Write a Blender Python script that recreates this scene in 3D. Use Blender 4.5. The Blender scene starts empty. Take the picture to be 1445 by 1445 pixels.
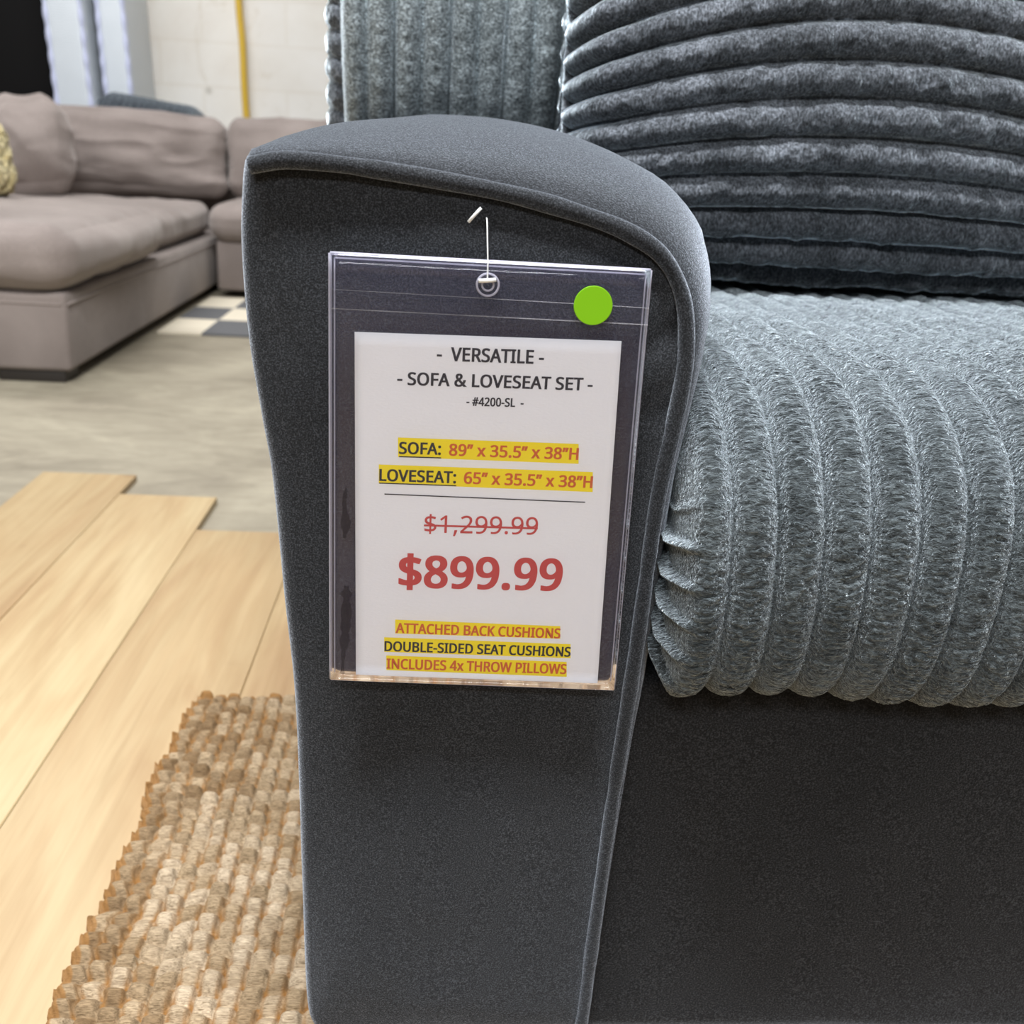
import bpy, bmesh, math
import numpy as np
from mathutils import Matrix, Vector

sc = bpy.context.scene
C = sc.collection

# ------------------------------------------------------------------ camera
CAM = bpy.data.cameras.new('camera')
CAM.sensor_width = 36.0
CAM.lens = 36.0
CAM.clip_start = 0.02
CAM.dof.use_dof = True
CAM.dof.focus_distance = 0.60
CAM.dof.aperture_fstop = 10.5
cam = bpy.data.objects.new('camera', CAM)
C.objects.link(cam)
_y, _p, _r = map(math.radians, (4.5, 19.5, 3.5))
_f = Vector((math.sin(_y)*math.cos(_p), math.cos(_y)*math.cos(_p), -math.sin(_p)))
_s = Vector((math.cos(_y), -math.sin(_y), 0))
_u = _s.cross(_f)
_R = _s*math.cos(_r) + _u*math.sin(_r)
_U = -_s*math.sin(_r) + _u*math.cos(_r)
_m = Matrix((_R, _U, -_f)).transposed().to_4x4()
_m.translation = (0.0, -0.55, 0.63)
cam.matrix_world = _m
sc.camera = cam

# ------------------------------------------------------------------ light
W = bpy.data.worlds.new('world')
sc.world = W
W.use_nodes = True
W.node_tree.nodes['Background'].inputs[0].default_value = (0.93, 0.96, 1.0, 1)
W.node_tree.nodes['Background'].inputs[1].default_value = 0.17


def area(name, loc, size, watts, col=(0.97, 0.98, 1.0), aim=None):
    d = bpy.data.lights.new(name, 'AREA')
    d.shape = 'RECTANGLE'
    d.size, d.size_y = size
    d.energy = watts
    d.color = col
    o = bpy.data.objects.new(name, d)
    C.objects.link(o)
    o.location = loc
    if aim is not None:
        o.rotation_euler = (Vector(aim)-Vector(loc)).to_track_quat('-Z', 'Y').to_euler()
    return o


area('ceiling_strip_light', (-0.15, -0.36, 3.2), (1.5, 0.25), 200)
area('ceiling_strip_light', (-0.6, -2.9, 3.2), (2.4, 0.4), 98, aim=(-0.1, 0.0, 0.4))
area('ceiling_strip_light', (-2.0, 0.3, 3.2), (0.4, 2.4), 26)
area('ceiling_strip_light', (-1.6, 3.2, 3.2), (2.4, 0.4), 105)

sc.view_settings.view_transform = 'Standard'
sc.view_settings.look = 'None'
sc.view_settings.exposure = 0.0
sc.view_settings.gamma = 1.0
sc.view_settings.use_curve_mapping = False


# ------------------------------------------------------------------ helpers
def tag(o, label=None, cat=None, group=None, kind=None):
    if label: o['label'] = label
    if cat: o['category'] = cat
    if group: o['group'] = group
    if kind: o['kind'] = kind
    return o


def empty(name, loc=(0, 0, 0)):
    o = bpy.data.objects.new(name, None)
    o.empty_display_size = 0.05
    C.objects.link(o)
    o.location = loc
    return o


def link(name, me, mat, parent=None, smooth=True):
    o = bpy.data.objects.new(name, me)
    C.objects.link(o)
    if mat is not None and not me.materials:
        me.materials.append(mat)
    if smooth is not None:
        me.polygons.foreach_set('use_smooth', [smooth]*len(me.polygons))
    if parent is not None:
        o.parent = parent
        q, chain = parent, Vector((0, 0, 0))
        while q is not None:
            chain += q.location
            q = q.parent
        # vertices are given in world metres; store them relative to the parent
        o.location = -chain
    return o


def mesh(name, V, F, mat, parent=None, smooth=True):
    me = bpy.data.meshes.new(name)
    me.from_pydata([tuple(v) for v in V], [], [tuple(f) for f in F])
    me.update()
    return link(name, me, mat, parent, smooth)


def quads(nu, nv, cu=False, cv=False):
    i = np.arange(nu if cu else nu-1)
    j = np.arange(nv if cv else nv-1)
    I, J = np.meshgrid(i, j, indexing='ij')
    I2, J2 = (I+1) % nu, (J+1) % nv
    return np.stack([I*nv+J, I2*nv+J, I2*nv+J2, I*nv+J2], -1).reshape(-1, 4)


def gridmesh(name, P, mat, parent=None, cu=False, cv=False, flip=False, extra=None):
    """P[nu, nv, 3] -> one quad mesh; extra = list of (vertex, ring indices) fans."""
    nu, nv = P.shape[:2]
    Q = quads(nu, nv, cu, cv)
    if flip: Q = Q[:, ::-1]
    V = P.reshape(-1, 3)
    tris = np.zeros((0, 3), int)
    if extra:
        for c, ring in extra:
            k = len(V)
            V = np.vstack([V, np.asarray(c)[None]])
            ring = np.asarray(ring)
            t = np.stack([ring, np.roll(ring, -1), np.full(len(ring), k)], -1)
            tris = np.vstack([tris, t])
    me = bpy.data.meshes.new(name)
    me.vertices.add(len(V))
    me.vertices.foreach_set('co', np.ascontiguousarray(V, dtype=np.float32).ravel())
    nl = len(Q)*4+len(tris)*3
    me.loops.add(nl)
    me.loops.foreach_set('vertex_index', np.concatenate([Q.ravel(), tris.ravel()]).astype(np.int32))
    me.polygons.add(len(Q)+len(tris))
    st = np.concatenate([np.arange(len(Q))*4, len(Q)*4+np.arange(len(tris))*3]).astype(np.int32)
    me.polygons.foreach_set('loop_start', st)
    me.update(calc_edges=True)
    me.validate()
    o = link(name, me, mat, parent)
    bm = bmesh.new()
    bm.from_mesh(me)
    bmesh.ops.recalc_face_normals(bm, faces=bm.faces)
    bm.to_mesh(me)
    bm.free()
    return o


def _hash(ix, iy, iz, seed):
    n = (ix*73856093) ^ (iy*19349663) ^ (iz*83492791) ^ (seed*2654435761)
    n = (n ^ (n >> 13)) & 0x7fffffff
    n = (n*(n*n*15731+789221)+1376312589) & 0x7fffffff
    return n/float(0x7fffffff)


def noise(P, seed=0):
    P = np.asarray(P, float)
    i = np.floor(P).astype(np.int64)
    f = P-i
    f = f*f*(3-2*f)
    r = 0
    for dx in (0, 1):
        for dy in (0, 1):
            for dz in (0, 1):
                w = (f[..., 0] if dx else 1-f[..., 0])*(f[..., 1] if dy else 1-f[..., 1])*(f[..., 2] if dz else 1-f[..., 2])
                r = r+w*_hash(i[..., 0]+dx, i[..., 1]+dy, i[..., 2]+dz, seed)
    return r*2-1


def fbm(P, seed=0, o=3):
    P = np.asarray(P, float)
    return sum(noise(P*2**k, seed+k)*0.5**k for k in range(o))


def catmull(pts, closed=False, n=16):
    P = np.asarray(pts, float)
    N = len(P)
    out = []
    for k in range(N if closed else N-1):
        if closed:
            a, b, c, d = P[(k-1) % N], P[k], P[(k+1) % N], P[(k+2) % N]
        else:
            a, b, c, d = P[max(k-1, 0)], P[k], P[k+1], P[min(k+2, N-1)]
        t = np.linspace(0, 1, n, endpoint=False)[:, None]
        out.append(0.5*((2*b)+(-a+c)*t+(2*a-5*b+4*c-d)*t*t+(-a+3*b-3*c+d)*t**3))
    out = np.vstack(out)
    if not closed: out = np.vstack([out, P[-1:]])
    return out


def resample(P, n, closed=False):
    P = np.asarray(P, float)
    Q = np.vstack([P, P[:1]]) if closed else P
    s = np.concatenate([[0], np.cumsum(np.linalg.norm(np.diff(Q, axis=0), axis=1))])
    t = np.linspace(0, s[-1], n, endpoint=not closed)
    return np.stack([np.interp(t, s, Q[:, k]) for k in range(P.shape[1])], -1)


def normals2(S):
    """outward normals of a closed 2-D loop"""
    T = np.roll(S, -1, 0)-np.roll(S, 1, 0)
    N = np.stack([T[:, 1], -T[:, 0]], -1)
    N /= np.linalg.norm(N, axis=1)[:, None]+1e-12
    A = 0.5*np.sum(S[:, 0]*np.roll(S[:, 1], -1)-np.roll(S[:, 0], -1)*S[:, 1])
    return N if A > 0 else -N


def tube(name, path, r, mat, parent=None, n=10, closed=False, caps=True):
    P = np.asarray(path, float)
    T = np.gradient(P, axis=0)
    if closed: T = np.roll(P, -1, 0)-np.roll(P, 1, 0)
    T /= np.linalg.norm(T, axis=1)[:, None]+1e-12
    up = np.array([0, 0, 1.0]) if abs(T[0][2]) < 0.9 else np.array([1.0, 0, 0])
    N = np.zeros_like(P)
    v = up-T[0]*(up@T[0])
    for k in range(len(P)):
        v = v-T[k]*(v@T[k])
        v /= np.linalg.norm(v)
        N[k] = v
    B = np.cross(T, N)
    a = np.linspace(0, 2*np.pi, n, endpoint=False)
    R = np.broadcast_to(np.asarray(r, float), (len(P),))
    G = P[:, None]+R[:, None, None]*(np.cos(a)[None, :, None]*N[:, None]+np.sin(a)[None, :, None]*B[:, None])
    extra = None
    if caps and not closed:
        extra = [(P[0], np.arange(n)), (P[-1], (len(P)-1)*n+np.arange(n))]
    return gridmesh(name, G, mat, parent, cu=closed, cv=True, extra=extra)


def box(name, lo, hi, mat, parent=None, bev=0.0, seg=3):
    bm = bmesh.new()
    bmesh.ops.create_cube(bm, size=1)
    lo, hi = Vector(lo), Vector(hi)
    for v in bm.verts:
        v.co = Vector(((lo[k]+hi[k])/2+v.co[k]*(hi[k]-lo[k]) for k in range(3)))
    if bev:
        bmesh.ops.bevel(bm, geom=bm.edges[:], offset=bev, segments=seg, affect='EDGES', profile=0.5)
    me = bpy.data.meshes.new(name)
    bm.to_mesh(me)
    bm.free()
    return link(name, me, mat, parent, smooth=bool(bev))


def cushion(name, cen, half, r, crown, mat, parent=None, wr=0.006, wscale=9.0, seed=1, rot=None, n=44, sag=None, stretch=(1, 1, 1)):
    """soft upholstered block: rounded box with crowned faces and creases"""
    half = np.asarray(half, float)
    t = np.linspace(-1, 1, n)
    t = np.sign(t)*(1-(1-np.abs(t))**1.35)
    A, B = np.meshgrid(t, t, indexing='ij')
    one = np.ones_like(A)
    faces, V = [], []
    k = 0
    for ax in range(3):
        for s in (-1, 1):
            p = np.zeros(A.shape+(3,))
            p[..., ax] = s*one
            p[..., (ax+1) % 3] = A
            p[..., (ax+2) % 3] = B
            V.append(p.reshape(-1, 3))
            q = quads(n, n)+k
            faces.append(q if s > 0 else q[:, ::-1])
            k += n*n
    U = np.vstack(V)
    p = U*half
    inner = np.clip(p, -(half-r), half-r)
    d = p-inner
    d /= np.linalg.norm(d, axis=1)[:, None]+1e-9
    q = inner+r*d
    for ax in range(3):
        o1, o2 = (ax+1) % 3, (ax+2) % 3
        q[:, ax] += np.sign(U[:, ax])*np.abs(U[:, ax])**2*crown[ax]*(1-U[:, o1]**2)*(1-U[:, o2]**2)
    w = fbm(q*wscale*np.asarray(stretch)+seed*7.3, seed, 3)
    w2 = 1-np.abs(noise(q*wscale*1.4*np.asarray(stretch)+3.1+seed, seed+5))*2
    q = q+d*(wr*(0.7*w+0.5*w2))[:, None]
    if sag is not None: q = sag(q, U)
    if rot is not None: q = q@np.array(rot).T
    q = q+np.asarray(cen)
    me = bpy.data.meshes.new(name)
    me.from_pydata(q.tolist(), [], np.vstack(faces).tolist())
    bm = bmesh.new()
    bm.from_mesh(me)
    bmesh.ops.remove_doubles(bm, verts=bm.verts, dist=1e-5)
    bmesh.ops.recalc_face_normals(bm, faces=bm.faces)
    bm.to_mesh(me)
    bm.free()
    return link(name, me, mat, parent)


def rotm(rx=0, ry=0, rz=0):
    from mathutils import Euler
    return np.array(Euler((rx, ry, rz)).to_matrix())


# ------------------------------------------------------------------ materials
class NT:
    def __init__(s, name):
        s.m = bpy.data.materials.new(name)
        s.m.use_nodes = True
        s.t = s.m.node_tree
        s.b = s.t.nodes['Principled BSDF']
        s.out = s.t.nodes['Material Output']

    def n(s, typ, **kw):
        x = s.t.nodes.new(typ)
        for k, v in kw.items():
            if k[0] == '_': setattr(x, k[1:], v)
            else: x.inputs[k.replace('__', ' ')].default_value = v
        return x

    def l(s, a, b): s.t.links.new(a, b)

    def coords(s, scale=(1, 1, 1), kind='Object'):
        c = s.n('ShaderNodeTexCoord')
        m = s.n('ShaderNodeMapping')
        m.inputs['Scale'].default_value = scale
        s.l(c.outputs[kind], m.inputs['Vector'])
        return m.outputs['Vector']

    def noise(s, scale, vec=None, detail=3.0, rough=0.55, dist=0.0):
        x = s.n('ShaderNodeTexNoise')
        x.inputs['Scale'].default_value = scale
        x.inputs['Detail'].default_value = detail
        x.inputs['Roughness'].default_value = rough
        x.inputs['Distortion'].default_value = dist
        if vec is not None: s.l(vec, x.inputs['Vector'])
        return x.outputs['Fac']

    def ramp(s, fac, stops):
        x = s.n('ShaderNodeValToRGB')
        e = x.color_ramp.elements
        while len(e) < len(stops): e.new(0.5)
        for q, (p, c) in zip(e, stops):
            q.position = p
            q.color = (*c, 1) if len(c) == 3 else c
        s.l(fac, x.inputs['Fac'])
        return x.outputs['Color']

    def mix(s, a, b, fac, mode='MIX'):
        x = s.n('ShaderNodeMixRGB')
        x.blend_type = mode
        for inp, v in ((x.inputs['Color1'], a), (x.inputs['Color2'], b), (x.inputs['Fac'], fac)):
            if hasattr(v, 'is_linked') or isinstance(v, bpy.types.NodeSocket): s.l(v, inp)
            elif isinstance(v, (int, float)): inp.default_value = v
            else: inp.default_value = (*v, 1)
        return x.outputs['Color']

    def bump(s, h, strength=0.5, dist=0.002, prev=None):
        x = s.n('ShaderNodeBump')
        x.inputs['Strength'].default_value = strength
        x.inputs['Distance'].default_value = dist
        s.l(h, x.inputs['Height'])
        if prev is not None: s.l(prev, x.inputs['Normal'])
        return x.outputs['Normal']

    def set(s, **kw):
        for k, v in kw.items():
            i = s.b.inputs[k.replace('__', ' ')]
            if isinstance(v, bpy.types.NodeSocket): s.l(v, i)
            elif isinstance(v, (tuple, list)): i.default_value = (*v, 1) if len(v) == 3 else v
            else: i.default_value = v
        return s


def plain(name, col, rough=0.6, **kw):
    return NT(name).set(Base__Color=col, Roughness=rough, **kw).m


def velvet(name, ca, cb, grain=900.0, bs=0.5, sheen=0.35, tint=(0.78, 0.87, 1.0), patch=6.0, spec=1.0):
    t = NT(name)
    v = t.coords()
    g = t.noise(grain, v, 3, 0.6)
    p = t.noise(patch, v, 4, 0.5, 0.4)
    col = t.ramp(p, [(0.3, ca), (0.75, cb)])
    sp = t.ramp(g, [(0.36, (0.35,)*3), (0.50, (0.85,)*3), (0.68, (2.7,)*3)])
    col = t.mix(col, sp, spec, 'MULTIPLY')
    t.set(Base__Color=col, Roughness=0.85, Specular__IOR__Level=0.18, Sheen__Weight=sheen, Sheen__Roughness=0.45,
          Sheen__Tint=t.mix(tint, sp, spec*.62, 'MULTIPLY'), Normal=t.bump(g, bs, 0.0012))
    return t.m


def plush(name, ca, cb, scale=(190, 420, 420), bs=0.8, sheen=0.6, tint=(0.8, 0.92, 1.0), nap=0.0, bd=0.004, swirl=0.9, pat=22):
    t = NT(name)
    v = t.coords(scale)
    g = t.noise(1.0, v, 3, 0.6, swirl)
    v1 = t.coords()
    g2 = t.noise(60, v1, 3, 0.6, 0.5)
    p = t.noise(pat, v1, 3, 0.6, 1.0)
    col = t.ramp(p, [(0.32, ca), (0.7, cb)])
    sp = t.ramp(g, [(0.3, (0.25,)*3), (0.48, (0.85,)*3), (0.70, (2.3,)*3)])
    col = t.mix(col, sp, 1.0, 'MULTIPLY')
    nb = t.bump(g2, 0.35, 0.004)
    t.set(Base__Color=col, Roughness=0.8, Specular__IOR__Level=0.2, Sheen__Weight=sheen, Sheen__Roughness=0.3,
          Sheen__Tint=t.mix(tint, sp, .7, 'MULTIPLY'), Normal=t.bump(g, bs, bd, nb))
    if nap:
        # second, tighter layer of upright pile
        s2 = t.n('ShaderNodeBsdfSheen')
        s2.inputs['Roughness'].default_value = 0.25
        t.l(t.mix(t.mix(tint, sp, .8, 'MULTIPLY'), (nap,)*3, 1.0, 'MULTIPLY'), s2.inputs['Color'])
        t.l(nb, s2.inputs['Normal'])
        ad = t.n('ShaderNodeAddShader')
        t.l(t.b.outputs[0], ad.inputs[0])
        t.l(s2.outputs[0], ad.inputs[1])
        t.l(ad.outputs[0], t.out.inputs['Surface'])
    return t.m


M = {}
M['velvet'] = velvet('charcoal_velvet', (0.010, 0.0108, 0.0123), (0.0175, 0.0187, 0.021), bs=0.45, sheen=0.72, grain=1100)
M['rail'] = velvet('charcoal_velvet_rail', (0.007, 0.0073, 0.008), (0.016, 0.016, 0.017), patch=5.0, bs=0.4, sheen=.5)
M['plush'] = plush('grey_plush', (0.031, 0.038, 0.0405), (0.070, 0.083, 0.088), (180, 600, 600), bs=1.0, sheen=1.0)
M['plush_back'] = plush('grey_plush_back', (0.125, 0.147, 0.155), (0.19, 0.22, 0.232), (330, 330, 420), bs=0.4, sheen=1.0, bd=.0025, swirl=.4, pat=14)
M['plush_dark'] = plush('charcoal_plush', (0.042, 0.047, 0.054), (0.110, 0.121, 0.138), (520, 520, 260), bs=0.9, sheen=1.0, nap=3.0, bd=.002, swirl=.3)
M['plush_far'] = plush('slate_plush', (0.030, 0.036, 0.044), (0.055, 0.064, 0.076), sheen=0.4)
M['taupe'] = velvet('taupe_chenille', (0.20, 0.165, 0.148), (0.29, 0.245, 0.222), grain=500, bs=0.12, sheen=0.3, tint=(1, .93, .88), patch=4, spec=.2)
M['taupe_base'] = velvet('taupe_chenille_base', (0.19, 0.158, 0.142), (0.26, 0.22, 0.20), grain=500, bs=0.12, sheen=0.25, tint=(1, .93, .88), patch=5, spec=.2)
M['black'] = plain('black_plastic', (0.012, 0.012, 0.013), 0.6)
M['leg'] = plain('dark_wood_leg', (0.02, 0.016, 0.013), 0.5)


def m_concrete():
    t = NT('concrete')
    v = t.coords()
    a = t.noise(1.6, v, 5, 0.6, 0.6)
    col = t.ramp(a, [(0.28, (0.20, 0.172, 0.128)), (0.5, (0.285, 0.25, 0.186)), (0.72, (0.385, 0.345, 0.26))])
    b = t.noise(7, t.coords((1.0, 2.6, 1)), 6, 0.65, 1.4)
    col = t.mix(col, t.ramp(b, [(0.35, (0.78, 0.77, 0.75)), (0.6, (1.05, 1.05, 1.04)), (0.75, (1.3, 1.28, 1.24))]), 0.8, 'MULTIPLY')
    t.set(Base__Color=col, Roughness=0.55, Specular__IOR__Level=0.3, Normal=t.bump(b, 0.15, 0.003))
    return t.m


def m_wall():
    t = NT('painted_wall')
    v = t.coords()
    a = t.noise(1.3, v, 5, 0.6, 0.5)
    col = t.ramp(a, [(0.3, (0.66, 0.61, 0.54)), (0.5, (0.74, 0.71, 0.65)), (0.75, (0.80, 0.78, 0.74))])
    b = t.noise(5, t.coords((1, 1, 0.6)), 5, 0.7, 1.0)
    col = t.mix(col, t.ramp(b, [(0.25, (0.72, 0.64, 0.52)), (0.4, (1, 1, 1)), (0.8, (1.04, 1.04, 1.04))]), 0.7, 'MULTIPLY')
    br = t.n('ShaderNodeTexBrick')
    sx = t.n('ShaderNodeSeparateXYZ')
    cb = t.n('ShaderNodeCombineXYZ')
    t.l(v, sx.inputs[0])
    t.l(sx.outputs[0], cb.inputs[0])
    t.l(sx.outputs[2], cb.inputs[1])
    t.l(cb.outputs[0], br.inputs['Vector'])
    br.inputs['Scale'].default_value = 1.0
    br.inputs['Brick Width'].default_value = 0.42
    br.inputs['Row Height'].default_value = 0.21
    br.inputs['Mortar Size'].default_value = 0.008
    br.inputs['Color1'].default_value = (1, 1, 1, 1)
    br.inputs['Color2'].default_value = (0.985, 0.98, 0.975, 1)
    br.inputs['Mortar'].default_value = (0.955, 0.94, 0.92, 1)
    col = t.mix(col, br.outputs['Color'], 1.0, 'MULTIPLY')
    vo = t.n('ShaderNodeTexVoronoi')
    vo.inputs['Scale'].default_value = 3.1
    t.l(t.coords((1, 0, 1)), vo.inputs['Vector'])
    col = t.mix(col, t.ramp(vo.outputs['Distance'], [(0.035, (0.45, 0.42, 0.36)), (0.085, (1, 1, 1))]), 0.6, 'MULTIPLY')
    t.set(Base__Color=col, Roughness=0.8, Normal=t.bump(b, 0.25, 0.01))
    return t.m


def m_planks():
    t = NT('oak_laminate')
    g = t.n('ShaderNodeNewGeometry')
    c = t.n('ShaderNodeTexCoord')
    off = t.n('ShaderNodeVectorMath', _operation='SCALE')
    comb = t.n('ShaderNodeCombineXYZ')
    t.l(g.outputs['Random Per Island'], comb.inputs[0])
    t.l(g.outputs['Random Per Island'], comb.inputs[1])
    t.l(comb.outputs[0], off.inputs[0])
    off.inputs['Scale'].default_value = 37.0
    add = t.n('ShaderNodeVectorMath', _operation='ADD')
    t.l(c.outputs['Object'], add.inputs[0])
    t.l(off.outputs[0], add.inputs[1])

    def mapped(s):
        m = t.n('ShaderNodeMapping')
        m.inputs['Scale'].default_value = s
        t.l(add.outputs[0], m.inputs['Vector'])
        return m.outputs['Vector']
    a = t.noise(1.0, mapped((9, 1.5, 1)), 4, 0.55, 1.2)
    b = t.noise(1.0, mapped((70, 3.0, 1)), 4, 0.6, 0.8)
    k = t.noise(1.0, mapped((11, 5.5, 1)), 2, 0.5, 0.6)
    col = t.ramp(a, [(0.25, (0.30, 0.188, 0.092)), (0.45, (0.37, 0.264, 0.139)), (0.62, (0.41, 0.312, 0.174)), (0.8, (0.425, 0.33, 0.192))])
    col = t.mix(col, t.ramp(b, [(0.3, (0.82, 0.78, 0.72)), (0.55, (1, 1, 1)), (0.75, (1.07, 1.07, 1.07))]), 0.65, 'MULTIPLY')
    col = t.mix(col, t.ramp(k, [(0.2, (0.55, 0.46, 0.42)), (0.31, (1, 1, 1))]), 0.55, 'MULTIPLY')
    isl = t.ramp(g.outputs['Random Per Island'], [(0, (0.93, 0.90, 0.87)), (1, (1.06, 1.06, 1.05))])
    col = t.mix(col, isl, 1.0, 'MULTIPLY')
    t.set(Base__Color=col, Roughness=0.42, Specular__IOR__Level=0.35, Normal=t.bump(b, 0.08, 0.001))
    return t.m


def m_jute():
    t = NT('jute')
    at = t.n('ShaderNodeAttribute', _attribute_name='tone')
    th = t.n('ShaderNodeAttribute', _attribute_name='thread')
    col = t.ramp(at.outputs['Fac'], [(0, (0.18, 0.115, 0.057)), (0.5, (0.325, 0.242, 0.148)), (1, (0.47, 0.38, 0.27))])
    f = t.noise(1.0, t.coords((160, 1100, 1100)), 3, 0.6, 0.6)
    col = t.mix(col, t.ramp(f, [(0.32, (0.42, 0.37, 0.30)), (0.52, (1.0, 0.98, .96)), (0.72, (1.45, 1.45, 1.42))]), 0.9, 'MULTIPLY')
    col = t.mix(col, (0.26, 0.125, 0.034), th.outputs['Fac'])
    t.set(Base__Color=col, Roughness=0.8, Specular__IOR__Level=0.25, Normal=t.bump(f, 0.7, 0.0015))
    return t.m


def m_checker():
    t = NT('checker_rug')
    c = t.n('ShaderNodeTexChecker')
    mp = t.coords()
    t.l(mp, c.inputs['Vector'])
    c.inputs['Scale'].default_value = 1/0.27
    c.inputs['Color2'].default_value = (0.66, 0.59, 0.46, 1)
    c.inputs['Color1'].default_value = (0.11, 0.11, 0.113, 1)
    f = t.noise(200, t.coords(), 2)
    t.set(Base__Color=c.outputs['Color'], Roughness=0.9, Normal=t.bump(f, 0.5, 0.003))
    return t.m


def m_clear(name, rough, refl, tint, veil=0.0, veilcol=(0.9, 0.9, 0.95)):
    """thin clear vinyl: see-through sheet with a Fresnel gloss"""
    t = NT(name)
    t.t.nodes.remove(t.b)
    tr = t.n('ShaderNodeBsdfTransparent')
    tr.inputs[0].default_value = (*tint, 1)
    gl = t.n('ShaderNodeBsdfGlossy')
    gl.inputs['Roughness'].default_value = rough
    gl.inputs['Color'].default_value = (1, 1, 1, 1)
    fr = t.n('ShaderNodeFresnel')
    fr.inputs['IOR'].default_value = refl
    mx = t.n('ShaderNodeMixShader')
    t.l(fr.outputs[0], mx.inputs[0])
    t.l(tr.outputs[0], mx.inputs[1])
    t.l(gl.outputs[0], mx.inputs[2])
    last = mx
    if veil:
        df = t.n('ShaderNodeBsdfDiffuse')
        df.inputs[0].default_value = (*veilcol, 1)
        m2 = t.n('ShaderNodeMixShader')
        m2.inputs[0].default_value = veil
        t.l(mx.outputs[0], m2.inputs[1])
        t.l(df.outputs[0], m2.inputs[2])
        last = m2
    t.l(last.outputs[0], t.out.inputs['Surface'])
    return t.m


def m_paper():
    t = NT('copy_paper')
    f = t.noise(420, t.coords((1, 1, 2.2)), 3, 0.6)
    g = t.noise(14, t.coords(), 3, 0.5)
    b = t.bump(g, 0.25, 0.004)
    t.set(Base__Color=(0.87, 0.87, 0.885), Roughness=0.7, Normal=t.bump(f, 0.25, 0.0006, b))
    return t.m


def m_mattress():
    t = NT('white_quilted_mattress')
    w = t.n('ShaderNodeTexWave')
    w.inputs['Scale'].default_value = 30
    w.bands_direction = 'Z'
    t.l(t.coords(), w.inputs['Vector'])
    t.set(Base__Color=(0.60, 0.64, 0.67), Roughness=0.35, Normal=t.bump(w.outputs['Fac'], 0.4, 0.004))
    return t.m


M['concrete'] = m_concrete()
M['wall'] = m_wall()
M['planks'] = m_planks()
M['jute'] = m_jute()
M['checker'] = m_checker()
M['paper'] = m_paper()
M['mattress'] = m_mattress()
M['clear'] = m_clear('clear_vinyl', 0.05, 1.22, (0.985, 0.985, 0.992), 0.010, (0.55, 0.50, 0.95))
M['seal'] = m_clear('clear_vinyl_seal', 0.16, 1.28, (0.96, 0.96, 0.985), 0.30, (0.85, 0.84, 0.98))
M['crease'] = m_clear('clear_vinyl_crease', 0.15, 1.6, (0.97, 0.97, 0.98), 0.12)
M['smudge'] = m_clear('damp_blotch', 0.4, 1.1, (0.55, 0.54, 0.53))
M['nylon'] = plain('white_nylon', (0.82, 0.84, 0.84), 0.3)
M['ink'] = plain('black_ink', (0.018, 0.018, 0.020), 0.7)
M['red'] = plain('red_ink', (0.56, 0.062, 0.050), 0.7)
M['orange'] = plain('red_ink_on_highlight', (0.62, 0.115, 0.020), 0.7)
M['yellow'] = plain('yellow_highlight', (0.95, 0.76, 0.0), 0.7)
M['green'] = plain('green_sticker', (0.20, 0.50, 0.004), 0.35)
M['hose'] = plain('yellow_hose', (0.62, 0.40, 0.035), 0.5)
M['dark_panel'] = plain('near_black_panel', (0.004, 0.0036, 0.0036), 0.8, Specular__IOR__Level=0.15)
M['cream_fur'] = plush('cream_fur', (0.36, 0.29, 0.13), (0.62, 0.54, 0.33), (200, 200, 40), 0.9, 0.3, (1, 1, .9))
M['vinyl_white'] = plain('white_piping', (0.55, 0.58, 0.74), 0.3)

# ================================================================== setting
floor = box('floor', (-7, -4, -0.1), (7, 6.2, 0.0), M['concrete'])
tag(floor, 'grey mottled bare concrete floor of the showroom', 'floor', kind='structure')
wall = box('wall_back', (-7, 5.2, 0.0), (7, 5.4, 3.6), M['wall'])
tag(wall, 'off-white stained painted wall at the back of the showroom', 'wall', kind='structure')

# oak laminate laid as one clicked-together field with stepped ends
V, F = [], []


def add_box(lo, hi, b=0.0012):
    k = len(V)
    (x0, y0, z0), (x1, y1, z1) = lo, hi
    for z, i in ((z0, 0), (z1-b, 0), (z1, b)):
        V.extend([(x0+i, y0+i, z), (x1-i, y0+i, z), (x1-i, y1-i, z), (x0+i, y1-i, z)])
    F.append((k+3, k+2, k+1, k))
    for r in (0, 4):
        for j in range(4):
            F.append((k+r+j, k+r+(j+1) % 4, k+r+4+(j+1) % 4, k+r+4+j))
    F.append((k+8, k+9, k+10, k+11))


ends = {-6: .40, -5: .62, -4: .52, -3: .70, -2: .86, -1: 1.0, 0: 1.325, 1: 1.215, 2: 1.05, 3: .93, 4: .78, 5: .90, 6: .66, 7: .8, 8: .7}
rng = np.random.default_rng(4)
for i, e in ends.items():
    x0 = -.735+i*.1715
    y1 = e
    for L in (2.2 if i in (0, 1, 2) else 1.5+rng.random()*.5, 2.4):
        y0 = y1-L
        add_box((x0+.0003, max(y0, -3.4), 0), (x0+.1712, y1-.0003, .012))
        y1 = y0
fl = mesh('laminate_flooring', V, F, M['planks'], smooth=False)
tag(fl, 'light oak laminate planks with stepped ends laid over the concrete', 'flooring', kind='structure')

# ================================================================== dark sofa
sofa = empty('sofa', (0.0, 0.35, 0.0))
tag(sofa, 'dark grey velvet sofa with ribbed plush cushions and a wide padded arm', 'sofa')

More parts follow.
